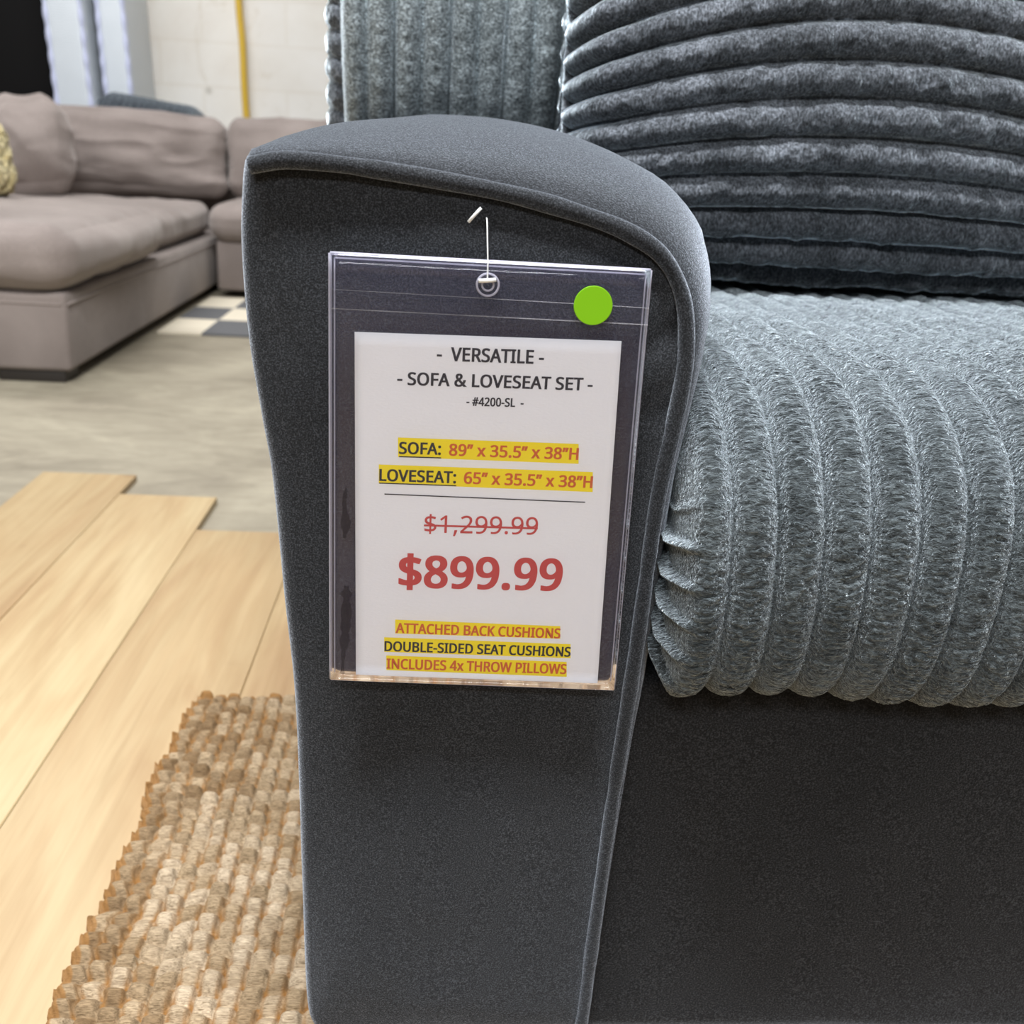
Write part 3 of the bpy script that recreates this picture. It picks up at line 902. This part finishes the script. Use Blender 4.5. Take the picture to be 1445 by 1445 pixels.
GLYPHS = {"#": "518|385 350 360 221 470 221 470 168 350 168 317 0 260 0 293 168 178 168 147 0 91 0 121 168 20 168 20 221 132 221 157 350 50 350 50 403 167 403 199 573 257 573 225 403 340 403 372 573 427 573 395 403 497 403 497 350|188 221 303 221 328 350 213 350", "$": "459|203 39 174 40 145 43 117 47 91 52 69 58 50 66 50 134 70 126 93 118 119 111 148 106 175 103 203 101 203 263 170 273 141 284 116 296 96 310 79 325 66 342 57 362 52 383 50 407 52 432 58 455 69 475 83 492 101 507 122 519 146 529 173 535 203 538 203 609 254 609 254 539 282 538 307 534 332 530 354 524 375 517 395 509 374 450 317 468 296 472 275 476 254 478 254 317 288 306 317 296 342 284 364 272 382 258 396 242 406 223 412 202 414 176 409 141 395 111 372 85 340 65 301 51 254 43 254 -47 203 -47|254 105 283 110 306 117 323 127 339 147 345 172 343 190 337 205 326 217 309 228 286 237 254 246|203 476 177 473 156 466 139 457 128 444 121 430 119 413 121 394 126 377 137 364 152 352 174 343 203 334", "&": "587|244 581 271 580 296 575 318 567 337 555 353 541 366 524 375 505 381 483 383 458 379 426 368 397 350 372 326 349 299 328 268 308 423 159 436 176 447 195 457 216 465 238 472 262 479 286 550 286 541 253 530 221 518 191 504 163 487 137 468 114 585 0 490 0 420 67 403 53 385 40 366 28 347 18 325 9 303 2 278 -4 252 -7 223 -8 188 -6 156 0 127 10 102 24 81 42 65 63 52 89 45 117 43 149 44 175 49 199 57 220 69 239 83 256 100 273 120 288 142 303 166 318 133 358 118 379 107 403 99 429 96 456 98 481 104 504 114 524 127 541 144 555 165 567 188 575 215 580|209 273 182 257 159 239 141 221 128 201 119 178 116 152 120 124 129 101 146 81 168 66 194 57 225 55 258 56 287 62 314 71 337 83 357 97 375 111|241 524 211 519 186 506 171 485 165 457 169 429 180 404 192 387 207 369 225 350 253 368 276 385 292 401 304 419 310 437 313 458 308 484 294 505 271 519", ",": "215|154 84 136 23 111 -42 85 -103 33 -103 49 -38 63 31 73 93 148 93", "-": "258|32 184 32 246 226 246 226 184", ".": "215|58 43 61 69 72 85 88 94 107 97 126 94 142 85 153 69 157 43 153 18 142 2 126 -8 107 -11 88 -8 72 2 61 18", "0": "459|419 287 418 242 415 201 409 163 401 128 390 97 376 70 359 47 339 27 316 12 290 1 261 -6 229 -8 188 -4 153 8 122 27 97 54 76 88 60 129 48 176 42 229 39 287 41 346 48 399 58 446 73 486 93 520 119 547 149 566 186 578 229 581 269 578 304 566 335 547 361 520 382 486 399 446 410 399 417 346|110 287 111 238 115 194 121 156 131 125 143 98 159 78 178 64 202 55 229 52 256 55 279 64 298 78 314 98 326 124 336 156 343 194 347 238 348 287 347 336 343 380 336 417 326 449 314 475 298 495 279 510 256 518 229 521 202 518 178 510 159 495 143 475 131 449 121 417 115 380 111 336", "1": "459|285 0 216 0 216 400 216 439 217 470 219 499 196 477 169 455 108 405 71 452 226 573 285 573", "2": "459|417 0 38 0 38 59 188 210 216 238 240 264 261 287 280 309 295 331 306 353 315 376 320 399 322 424 318 453 309 477 294 496 273 510 249 518 221 520 194 519 169 514 147 506 126 495 104 482 83 466 45 513 60 526 77 537 94 548 113 557 132 565 153 572 174 577 197 580 221 581 255 579 285 572 313 562 336 548 356 531 372 510 384 485 391 458 394 428 392 399 386 371 375 344 361 318 344 292 324 267 301 241 275 214 247 185 128 67 128 64 417 64", "3": "459|395 439 394 414 389 392 381 372 370 355 356 339 340 326 321 316 300 307 277 302 277 298 319 290 353 276 379 255 398 229 409 198 413 163 410 131 403 101 390 74 371 50 348 30 318 14 283 2 241 -6 193 -8 164 -7 136 -5 110 -1 85 5 60 13 36 23 36 89 61 78 87 69 114 61 141 56 168 52 194 51 241 55 278 65 305 81 324 104 335 132 339 164 337 187 331 206 320 223 306 236 288 247 265 255 240 261 211 264 179 265 123 265 123 326 180 326 209 327 236 332 259 339 278 350 294 362 307 377 319 404 323 434 320 460 311 481 295 498 274 511 249 519 219 521 190 520 164 515 117 498 75 473 39 521 61 537 87 550 115 563 147 573 181 579 218 581 273 576 317 563 352 540 376 511 390 477", "4": "459|443 130 359 130 359 0 291 0 291 130 17 130 17 190 286 576 359 576 359 193 443 193|291 374 291 412 293 444 294 474 295 500 292 500 276 468 257 438 86 193 291 193", "5": "459|221 351 258 349 292 342 322 331 349 316 371 297 389 274 402 247 410 217 413 183 410 145 402 111 387 81 368 54 343 32 314 15 280 2 242 -5 199 -8 170 -7 142 -4 116 0 91 6 70 14 51 23 51 90 71 79 95 70 121 62 148 57 174 53 200 52 227 54 252 58 274 65 293 76 310 89 323 106 333 126 339 149 341 176 337 210 325 239 306 262 279 279 243 289 197 292 146 288 99 280 64 302 86 573 373 573 373 508 146 508 132 342 169 348", "6": "459|44 245 45 278 47 310 51 342 57 374 64 404 75 433 87 461 103 486 121 510 143 530 168 548 196 562 228 572 265 578 306 581 344 579 377 573 377 513 344 520 308 523 273 521 242 515 216 504 193 491 173 474 158 454 145 431 134 407 127 380 121 352 117 322 115 291 119 291 133 309 150 326 170 339 194 350 213 355 233 357 255 358 287 356 316 349 342 338 365 322 384 303 400 279 412 251 419 220 421 184 419 147 411 112 399 82 382 55 361 33 336 15 307 2 275 -5 239 -8 212 -6 187 -1 163 7 140 19 119 35 101 54 84 76 70 103 59 133 51 166 46 204|238 51 270 55 297 66 320 84 337 109 348 143 351 184 348 218 339 247 324 271 302 289 274 300 241 303 217 301 195 296 175 287 150 270 131 248 119 223 115 198 117 172 123 146 133 121 146 99 164 79 185 64 210 55", "8": "459|229 581 261 579 291 574 318 565 341 553 362 538 378 519 390 497 398 472 400 443 399 421 394 401 385 383 374 367 361 352 346 338 329 325 310 314 291 303 314 291 335 279 355 265 373 250 389 234 401 216 411 196 417 173 419 148 416 118 408 90 395 65 378 44 356 26 330 11 300 1 267 -6 231 -8 192 -6 157 0 126 10 100 24 78 42 61 63 49 87 42 115 39 146 41 171 47 194 56 214 68 232 82 249 99 264 118 277 138 289 158 299 140 310 123 322 107 336 87 358 71 383 64 401 59 422 58 444 60 472 68 497 80 518 97 537 117 552 141 565 168 573 197 579|108 145 112 119 121 96 138 76 161 60 192 51 229 48 265 51 295 60 319 76 336 96 346 120 350 148 346 174 335 197 317 217 293 235 274 246 253 256 229 265 217 270 194 260 174 249 157 237 136 219 121 197 111 173|228 524 200 521 176 514 155 502 139 486 130 466 127 441 130 414 141 391 157 373 179 357 232 330 282 357 302 373 317 392 327 414 330 441 327 466 318 486 302 502 282 514 257 521", "9": "459|417 328 416 295 414 263 410 231 405 199 397 168 387 139 374 112 358 86 340 63 318 42 293 25 265 11 232 0 195 -6 154 -8 117 -6 82 0 82 60 115 53 152 50 188 52 218 58 245 68 268 82 287 99 303 118 316 141 327 165 334 192 340 221 344 250 346 281 341 281 327 263 310 247 290 233 266 223 247 218 227 215 204 214 173 216 144 223 118 235 95 250 76 270 61 294 49 321 42 352 40 387 43 426 50 460 63 491 80 517 101 540 127 557 156 570 188 578 223 581 250 579 275 574 299 565 322 553 342 537 361 518 377 495 391 469 402 439 410 406 415 369|223 521 192 518 165 507 142 488 124 463 113 429 110 388 113 354 122 325 137 301 158 284 186 273 220 269 244 271 266 276 286 285 311 303 330 325 342 349 346 374 344 400 338 426 328 451 315 474 298 493 277 508 252 518", ":": "215|58 43 61 69 72 85 88 94 107 97 126 94 142 85 153 69 157 43 153 18 142 2 126 -8 107 -11 88 -8 72 2 61 18|58 387 61 412 72 429 88 438 107 441 126 438 142 429 153 412 157 387 153 362 142 345 126 335 107 332 88 335 72 345 61 362", "A": "512|437 0 368 177 141 177 73 0 0 0 224 575 289 575 512 0|282 415 274 438 263 473 255 500 247 468 238 438 230 415 165 241 346 241", "B": "521|241 573 307 569 361 558 404 541 434 515 453 478 459 431 457 409 453 389 446 371 431 347 409 328 392 317 372 309 350 304 350 300 373 295 395 288 415 279 433 267 448 253 461 236 470 215 476 191 478 163 475 130 467 100 454 74 436 52 413 33 385 19 354 8 318 2 279 0 78 0 78 573|256 329 300 331 334 339 357 352 372 371 381 394 384 423 380 451 369 474 351 490 324 502 289 509 245 511 150 511 150 329|150 269 150 61 265 61 311 64 346 74 371 91 388 112 398 138 401 168 398 197 388 221 370 241 344 256 321 263 293 267 260 269", "C": "507|323 517 294 516 266 510 241 502 217 490 196 474 178 456 162 434 149 410 139 383 131 353 127 321 125 286 128 241 135 200 147 164 164 132 186 105 213 83 244 68 281 58 322 55 347 56 371 58 394 62 460 78 460 15 438 8 416 2 393 -2 369 -6 342 -7 312 -8 257 -4 208 8 166 28 130 56 101 90 78 131 62 178 52 230 49 287 51 329 57 369 67 406 81 440 99 471 120 499 145 523 174 543 206 559 242 571 281 578 324 581 353 580 381 577 409 572 435 565 460 557 482 547 453 486 394 508 372 513 348 516", "D": "585|536 292 533 231 521 177 501 131 474 91 439 58 399 33 351 15 297 4 237 0 78 0 78 573 254 573 309 569 359 558 404 540 443 516 476 484 502 446 521 401 533 350|460 289 457 337 449 379 435 415 416 444 391 469 361 487 327 500 287 508 244 511 150 511 150 62 228 62 299 68 357 87 402 119 434 164 454 220", "E": "446|398 0 78 0 78 573 398 573 398 509 150 509 150 330 383 330 383 268 150 268 150 63 398 63", "F": "416|150 0 78 0 78 573 398 573 398 509 150 509 150 306 383 306 383 243 150 243", "H": "594|516 0 443 0 443 267 150 267 150 0 78 0 78 573 150 573 150 330 443 330 443 573 516 573", "I": "272|239 0 32 0 32 42 99 57 99 515 32 531 32 573 239 573 239 531 172 515 172 57 239 42", "K": "496|496 0 411 0 209 273 150 222 150 0 78 0 78 573 150 573 150 290 199 345 249 399 403 573 488 573 261 323", "L": "420|78 0 78 573 150 573 150 64 400 64 400 0", "N": "609|532 0 447 0 141 476 138 476 141 432 143 378 144 320 144 0 78 0 78 573 161 573 467 99 470 99 468 137 466 193 464 249 464 573 532 573", "O": "626|577 287 576 244 570 204 561 166 547 132 531 101 510 73 486 49 459 29 428 13 393 1 355 -6 314 -8 271 -6 232 1 196 13 165 29 138 49 114 73 94 101 78 132 65 167 56 204 51 245 49 288 52 344 62 396 78 442 100 482 130 517 166 545 208 565 258 577 314 581 369 577 417 565 459 545 495 517 524 483 547 442 564 396 574 344|125 287 127 241 134 200 145 163 161 131 182 104 207 83 238 67 273 58 314 55 354 58 390 67 420 83 445 104 465 131 481 163 492 200 499 241 501 287 496 354 481 411 456 457 421 491 373 511 314 518 274 515 238 506 207 490 182 469 161 443 145 411 134 374 127 333", "P": "485|229 573 297 568 352 553 393 528 421 495 439 454 444 404 443 381 439 358 433 336 423 316 411 296 395 278 375 262 351 249 324 238 292 230 256 225 216 223 150 223 150 0 78 0 78 573|223 511 150 511 150 285 208 285 242 286 272 290 298 296 320 306 338 318 352 334 362 352 368 375 370 401 366 435 354 462 334 484 306 499 269 508", "R": "499|236 573 281 571 320 565 353 555 381 540 404 522 422 500 434 474 442 444 444 410 442 381 437 356 427 334 415 315 401 298 385 285 367 274 349 264 330 257 487 0 403 0 264 237 150 237 150 0 78 0 78 573|232 510 150 510 150 298 236 298 278 301 312 310 338 325 355 347 366 374 370 407 368 430 363 450 355 467 336 486 310 500 287 505 261 509", "S": "440|403 153 400 121 392 92 378 66 359 44 335 26 307 11 274 1 238 -6 198 -8 137 -5 83 4 41 19 41 88 62 80 86 72 113 65 142 59 171 56 201 55 228 56 252 60 273 66 298 79 316 98 327 120 330 147 327 173 318 194 302 213 277 230 255 241 228 252 196 265 172 274 151 284 131 294 106 311 85 330 69 351 57 375 52 393 49 413 48 435 51 464 58 490 71 513 89 533 110 550 136 563 165 573 197 579 231 581 262 580 290 577 318 572 343 565 367 558 389 549 366 487 346 495 325 502 302 508 278 513 254 516 229 517 207 516 187 513 169 507 148 494 133 478 124 457 121 434 124 407 133 386 149 367 172 351 193 341 217 330 246 318 278 306 307 293 332 279 353 264 371 247 385 228 395 206 401 181", "T": "446|259 0 187 0 187 509 8 509 8 573 437 573 437 509 259 509", "U": "586|513 202 511 164 503 128 489 95 470 65 446 40 416 20 380 4 338 -5 290 -8 225 -2 171 18 128 50 97 93 78 144 72 204 72 573 144 573 144 201 148 158 161 122 182 93 211 72 248 59 294 55 327 57 355 63 379 73 399 88 415 105 427 126 435 149 440 174 442 202 442 573 513 573", "V": "481|481 573 277 0 204 0 0 573 75 573 204 205 220 160 231 119 241 80 250 119 262 161 277 207 405 573", "W": "746|735 573 583 0 510 0 399 375 389 410 380 443 373 471 370 488 367 471 361 443 352 409 342 373 234 0 161 0 10 573 85 573 174 223 183 186 190 151 196 118 201 87 206 119 213 154 222 191 232 227 333 573 407 573 512 225 523 187 532 151 538 117 544 87 550 129 560 175 572 224 660 573", "x": "424|170 220 22 430 102 430 213 268 322 430 402 430 253 220 410 0 330 0 213 172 94 0 14 0", "\u201d": "288|278 564 260 503 235 437 209 376 156 376 172 441 186 510 197 573 273 573|130 564 111 503 87 437 61 376 10 376 21 424 32 476 41 527 49 573 124 573", " ": "209|"}
YT = YS-.00016


def glyph_obj(name, text, xl, zl, xr, zr, cap, mat, bold, parent, fat=0.0):
    """one line of print: outlines laid out, filled, then fitted to its width and cap height"""
    cu = bpy.data.curves.new(name, 'CURVE')
    cu.dimensions = '2D'
    cu.fill_mode = 'BOTH'
    cu.offset = bold
    penx = 0.0
    for ch in text:
        g = GLYPHS[ch].split('|')
        for poly in g[1:]:
            v = [int(q) for q in poly.split()]
            if len(v) < 6: continue
            s = cu.splines.new('POLY')
            s.points.add(len(v)//2-1)
            for i in range(len(v)//2):
                s.points[i].co = (penx+v[2*i]/1000, v[2*i+1]/1000, 0, 1)
            s.use_cyclic_u = True
        penx += int(g[0])/1000+bold*.9
    tmp = bpy.data.objects.new(name, cu)
    C.objects.link(tmp)
    bpy.context.view_layer.update()
    dg = bpy.context.evaluated_depsgraph_get()
    me = bpy.data.meshes.new_from_object(tmp.evaluated_get(dg))
    bpy.data.objects.remove(tmp)
    n = len(me.vertices)
    co = np.zeros(n*3)
    me.vertices.foreach_get('co', co)
    co = co.reshape(-1, 3)
    x0, x1 = co[:, 0].min(), co[:, 0].max()
    sx = (xr-xl)/(x1-x0)
    t = (co[:, 0]-x0)/(x1-x0)
    P = np.stack([xl+(co[:, 0]-x0)*sx, np.full(n, YT-.00006), zl+(zr-zl)*t+co[:, 1]*cap/.573], -1)
    me.vertices.foreach_set('co', P.astype(np.float32).ravel())
    me.update()
    me.materials.clear()
    if fat:
        bm = bmesh.new()
        for k_, d_ in enumerate((-fat, 0.0, fat)):
            m2 = me.copy()
            m2.transform(Matrix.Translation((d_*cap, -k_*2e-6, 0)))
            bm.from_mesh(m2)
            bpy.data.meshes.remove(m2)
        bm.to_mesh(me)
        bm.free()
    return link(name, me, M[mat], parent, smooth=False)


def highlight(q, parent):
    V = [(x_, YT+.00002, z_) for x_, z_ in (q[0], q[1], q[3], q[2])]
    return mesh('highlight', V, [(0, 1, 2, 3)], M['yellow'], parent, smooth=False)


for q in ([(-.0218, .4803), (-.0215, .4693), (.0762, .4807), (.0771, .4694)],
          [(-.0318, .4647), (-.0317, .4539), (.0853, .4650), (.0862, .4534)],
          [(-.0212, .3721), (-.0210, .3633), (.0742, .3707), (.0748, .3626)],
          [(-.0273, .3607), (-.0271, .3513), (.0811, .3593), (.0818, .3501)],
          [(-.0259, .3490), (-.0257, .3395), (.0797, .3476), (.0805, .3377)]):
    highlight(q, sgn)
BD = .015
for t_, xl, zl, xr, zr, cap, mt, bd in (
        ('-  VERSATILE -', -.0023, .5231, .0539, .5238, .0070, 'ink', BD),
        ('- SOFA & LOVESEAT SET -', -.0227, .5093, .0810, .5106, .0066, 'ink', BD),
        ('- #4200-SL  -', .0142, .4995, .0447, .5000, .0045, 'ink', BD),
        ('SOFA:', -.0210, .4713, .0014, .4716, .0064, 'ink', BD),
        ('89” x 35.5” x 38”H', .0060, .4714, .0765, .4718, .0064, 'orange', BD),
        ('LOVESEAT:', -.0313, .4555, .0102, .4557, .0065, 'ink', BD),
        ('65” x 35.5” x 38”H', .0147, .4557, .0856, .4559, .0065, 'orange', BD),
        ('$1,299.99', -.0061, .4262, .0571, .4271, .0102, 'red', .004),
        ('$899.99', -.0194, .3929, .0728, .3936, .0187, 'red', .017),
        ('ATTACHED BACK CUSHIONS', -.0207, .3638, .0746, .3630, .0061, 'orange', BD),
        ('DOUBLE-SIDED SEAT CUSHIONS', -.0269, .3520, .0815, .3512, .0061, 'ink', BD),
        ('INCLUDES 4x THROW PILLOWS', -.0255, .3406, .0799, .3397, .0063, 'orange', BD)):
    glyph_obj('lettering', t_, xl, zl, xr, zr, cap, mt, bd, sgn, .022 if bd > .01 else 0.0)
for p, q, w, mt in (((-.0210, .4696), (.0017, .4698), .0006, 'ink'), ((-.0315, .4541), (.0105, .4542), .0006, 'ink'),
                    ((-.0285, .4479), (.0825, .4473), .0006, 'ink'), ((-.0064, .4304), (.0571, .4308), .0011, 'red')):
    bar('printed_rule', p, q, w, YT-.00008, M[mt], sgn, depth=.00005)

# nylon tag fastener: bar, string, bar
tf = empty('tag_fastener', (.0205, -.010, .598))
tag(tf, 'white nylon tag fastener holding the sleeve to the arm', 'tag fastener')
tube('bar', [(.0112, -.0125, .5938), (.0142, -.0128, .5974), (.0174, -.0125, .6010)], .0008, M['nylon'], tf, n=8)
tube('string', catmull([(.0206, .0010, .5960), (.0207, -.0120, .5945), (.0212, -.0165, .585), (.0218, YS-.0035, .575), (.0220, YS-.0036, .5655)], n=8), .00034, M['nylon'], tf, n=8)
tube('toggle', [(.0176, YS-.0036, .5657), (.0220, YS-.0038, .5660), (.0264, YS-.0036, .5666)], .0011, M['nylon'], tf, n=10)

# ================================================================== jute rug
xa = np.concatenate([np.linspace(-.270, .20, 320), np.linspace(.21, 1.35, 120)])
ya = np.concatenate([np.linspace(-1.0, -.13, 140), np.linspace(-.125, .502, 430)])
X, Y = np.meshgrid(xa, ya, indexing='ij')
PX, PY = .0165, .0182
wob = .0035*fbm(np.stack([X*9, Y*9, 0*X], -1), 31, 2)
cu_ = (X+.2655+wob)/PX
ci = np.floor(cu_).astype(np.int64)
cf = cu_-ci
off = _hash(ci, 0*ci, 0*ci, 77)
cv_ = (Y+wob*1.3+.35*(cf-.5)*PX*(2*_hash(ci, 0*ci, 0*ci, 3)-1))/PY+off+.16*noise(np.stack([ci*3.7, Y*60, 0*X], -1), 5)
ri = np.floor(cv_).astype(np.int64)
rf = cv_-ri
bx = np.clip(1-np.abs(2*cf-1)**4, 0, 1)**.6
by = np.clip(1-np.abs(2*rf-1)**1.9, 0, 1)**.7
jit = _hash(ci, ri, 0*ci, 91)
top = .0035+.0115*bx*by*(.62+.55*jit)+.0012*fbm(np.stack([X*60, Y*330, 0*X], -1), 41, 2)
thread = np.clip((.26-np.minimum(cf, 1-cf))/.12, 0, 1)*(_hash(ci, ri, 0*ci, 55) > .45)*np.clip(1.3-by, .35, 1)
edge = (X < -.262) | (Y > .495)
thread = np.where(edge, .8, thread)
tone = np.clip(.5+.75*(_hash(ci, ri, 0*ci, 13)-.5)+.28*fbm(np.stack([X*7, Y*7, 0*X], -1), 3, 2), 0, 1)
wav = .004*fbm(np.stack([Y*22, 0*Y, 0*Y+3], -1), 61, 3)
X2 = X+np.where(X < -.2, wav+.002*np.sin(Y/PY*2*np.pi), 0)*np.clip((-.2-X)/.06, 0, 1)
Y2 = Y+.005*fbm(np.stack([X*26, 0*X, 0*Y+7], -1), 63, 3)*np.clip((Y-.44)/.06, 0, 1)
Z = .012+np.where((X <= xa[0]) | (Y >= ya[-1]) | (X >= xa[-1]) | (Y <= ya[0]), .0005, top)
G = np.stack([X2, Y2, Z], -1)
rug = gridmesh('jute_rug', G, M['jute'])
# underside
n = len(xa)
m_ = len(ya)
for nm, arr in (('tone', tone), ('thread', thread)):
    at = rug.data.attributes.new(nm, 'FLOAT', 'POINT')
    at.data.foreach_set('value', arr.reshape(-1).astype(np.float32))
tag(rug, 'chunky woven natural jute rug under the dark sofa', 'rug')

# ================================================================== taupe sectional behind
ts = empty('sectional_sofa', (-1.4, 3.2, 0))
tag(ts, 'taupe fabric sectional sofa with chaise at the back of the showroom', 'sofa')
box('chaise_base', (-2.35, 2.08, .03), (-.935, 4.42, .228), M['taupe_base'], ts, .014)
box('seat_base', (-.90, 3.66, .03), (.95, 4.42, .226), M['taupe_base'], ts, .014)
box('back_frame', (-2.35, 4.30, .226), (.95, 4.56, .60), M['taupe_base'], ts, .04, 5)
t_ = np.linspace(0, 1, 60)
for x_ in (0,):
    tube('welt', np.stack([-2.33+1.385*t_, np.full(60, 2.081), np.full(60, .200)], -1), .0035, M['taupe'], ts, n=6)
    tube('welt', np.stack([np.full(60, -.9345), 2.09+2.2*t_, np.full(60, .200)], -1), .0035, M['taupe'], ts, n=6)
for lo_, hi_ in (((-1.12, 2.09, 0), (-.955, 2.19, .032)), ((-2.30, 2.09, 0), (-2.14, 2.19, .032)), ((-2.30, 4.2, 0), (-2.14, 4.3, .032)), ((.72, 3.7, 0), (.9, 3.8, .032)), ((.72, 4.2, 0), (.9, 4.3, .032)), ((-1.1, 4.2, 0), (-.96, 4.3, .032))):
    box('leg', lo_, hi_, M['leg'], ts, .003)


def droop(q, U):
    q = q.copy()
    return q


cushion('seat_cushion', (-1.64, 2.50, .312), (.725, .455, .080), .070, (.035, .02, .026), M['taupe'], ts, wr=.0045, seed=3, n=60)
cushion('seat_cushion', (-1.675, 3.47, .292), (.705, .43, .063), .045, (.012, .0, .008), M['taupe'], ts, wr=.005, seed=5, n=60)
cushion('seat_cushion', (-.02, 3.97, .295), (.90, .36, .070), .06, (0, .015, .015), M['taupe'], ts, wr=.008, seed=7, n=60)
cushion('back_cushion', (-1.445, 4.13, .520), (.505, .095, .155), .055, (.0, .045, .012), M['taupe'], ts, wr=.013, wscale=7, stretch=(.6, 1, 1.5), seed=8, n=70, rot=rotm(math.radians(-10), 0, 0))
cushion('back_cushion', (-.415, 4.15, .520), (.510, .095, .155), .055, (.0, .045, .010), M['taupe'], ts, wr=.016, wscale=6, seed=12, n=70, rot=rotm(math.radians(-10), 0, 0))
cushion('back_cushion', (-1.66, 3.62, .520), (.235, .085, .165), .08, (.0, .05, .02), M['taupe'], ts, wr=.020, wscale=6, seed=15, n=70, rot=rotm(math.radians(-14), math.radians(-8), math.radians(14)))

# cream fur pillow on the chaise
cf_ = cushion('fur_pillow', (-1.485, 2.70, .490), (.20, .065, .115), .06, (.0, .05, .0), M['cream_fur'], None, wr=.012, wscale=30, seed=25, n=90, rot=rotm(math.radians(-18), math.radians(-12), math.radians(10)))
tag(cf_, 'cream shaggy fur pillow on the taupe chaise at the left edge', 'throw pillow')

# dark ribbed cushion lying on top of the sectional's back
SEC = [(4.70, .615), (4.46, .60), (4.36, .605), (4.31, .65), (4.32, .71), (4.38, .745), (4.50, .755), (4.66, .73), (4.74, .68)]
dk = ribbed('ribbed_cushion', [(a_, b_+.004) for a_, b_ in SEC], -1.55, -1.13, .030, .010, M['plush_far'], None, ds=.008, dx=.003, rend=.05, seed=31, fuzz=.0005, nscale=40)
dk.data.transform(Matrix.Translation((-1.55, 0, .62)) @ Matrix.Rotation(math.radians(6), 4, 'Y') @ Matrix.Translation((1.55, 0, -.62)))
tag(dk, 'dark grey ribbed cushion lying on top of the taupe sectional back', 'throw pillow')

# black and cream chequered rug between the sectional's two wings
V = [(x_, y_, z_) for z_ in (.0005, .008) for (x_, y_) in ((-.14, -.27), (1.08, -.27), (1.08, .53), (-.14, .53))]
cr = mesh('checkered_rug', V, [(3, 2, 1, 0), (4, 5, 6, 7), (0, 1, 5, 4), (1, 2, 6, 5), (2, 3, 7, 6), (3, 0, 4, 7)], M['checker'], smooth=False)
cr.location = (-.78, 3.10, 0)
tag(cr, 'black and cream checkered rug in front of the taupe sectional', 'rug')

# ================================================================== along the back wall
pn = empty('upright_panel', (-2.6, 4.9, 0))
tag(pn, 'tall near-black panel standing upright left of the white mattresses', 'panel')
bo = box('board', (-3.20, 4.86, .03), (-1.875, 4.98, 2.1), M['dark_panel'], pn, .015)
sh = Matrix.Identity(4)
sh[0][2] = -.08
sh[0][3] = .08*.70
bo.data.transform(sh)
for k_, (xa_, xb_, y_, lean) in enumerate(((-1.845, -1.665, 4.72, .05), (-1.64, -1.50, 4.80, .04))):
    mt_ = empty('mattress', ((xa_+xb_)/2, 4.9, 0))
    tag(mt_, ('white mattress standing on its side right against the near-black panel', 'white plush mattress on its side between the other mattress and the bare wall')[k_], 'mattress', 'mattresses standing on edge by the wall')
    bd_ = box('body', (xa_, y_, .0), (xb_, y_+.42, 1.95), M['mattress'], mt_, .035, 5)
    for xe in (xa_+.012, xb_-.012):
        P = np.stack([np.full(80, xe), np.full(80, y_+.004), np.linspace(.04, 1.91, 80)], -1)
        P[:, 0] -= lean*(P[:, 2]-.70)
        tube('edge_piping', P, .011+.003*np.sin(np.arange(80)*1.6), M['vinyl_white'], mt_, n=8)
    sh[0][2], sh[0][3] = -lean, lean*.70
    bd_.data.transform(sh)
hz = catmull([(-1.03, 5.165, 2.6), (-1.045, 5.16, 2.0), (-1.063, 5.165, 1.5), (-1.066, 5.165, 1.25), (-1.052, 5.162, 1.05), (-1.048, 5.160, .85), (-1.035, 5.160, .62), (-1.00, 5.155, .3), (-.98, 5.15, .03)], n=12)
hs = tube('hose', hz, .017, M['hose'], None, n=12)
tag(hs, 'mustard yellow hose hanging down the back wall', 'hose')
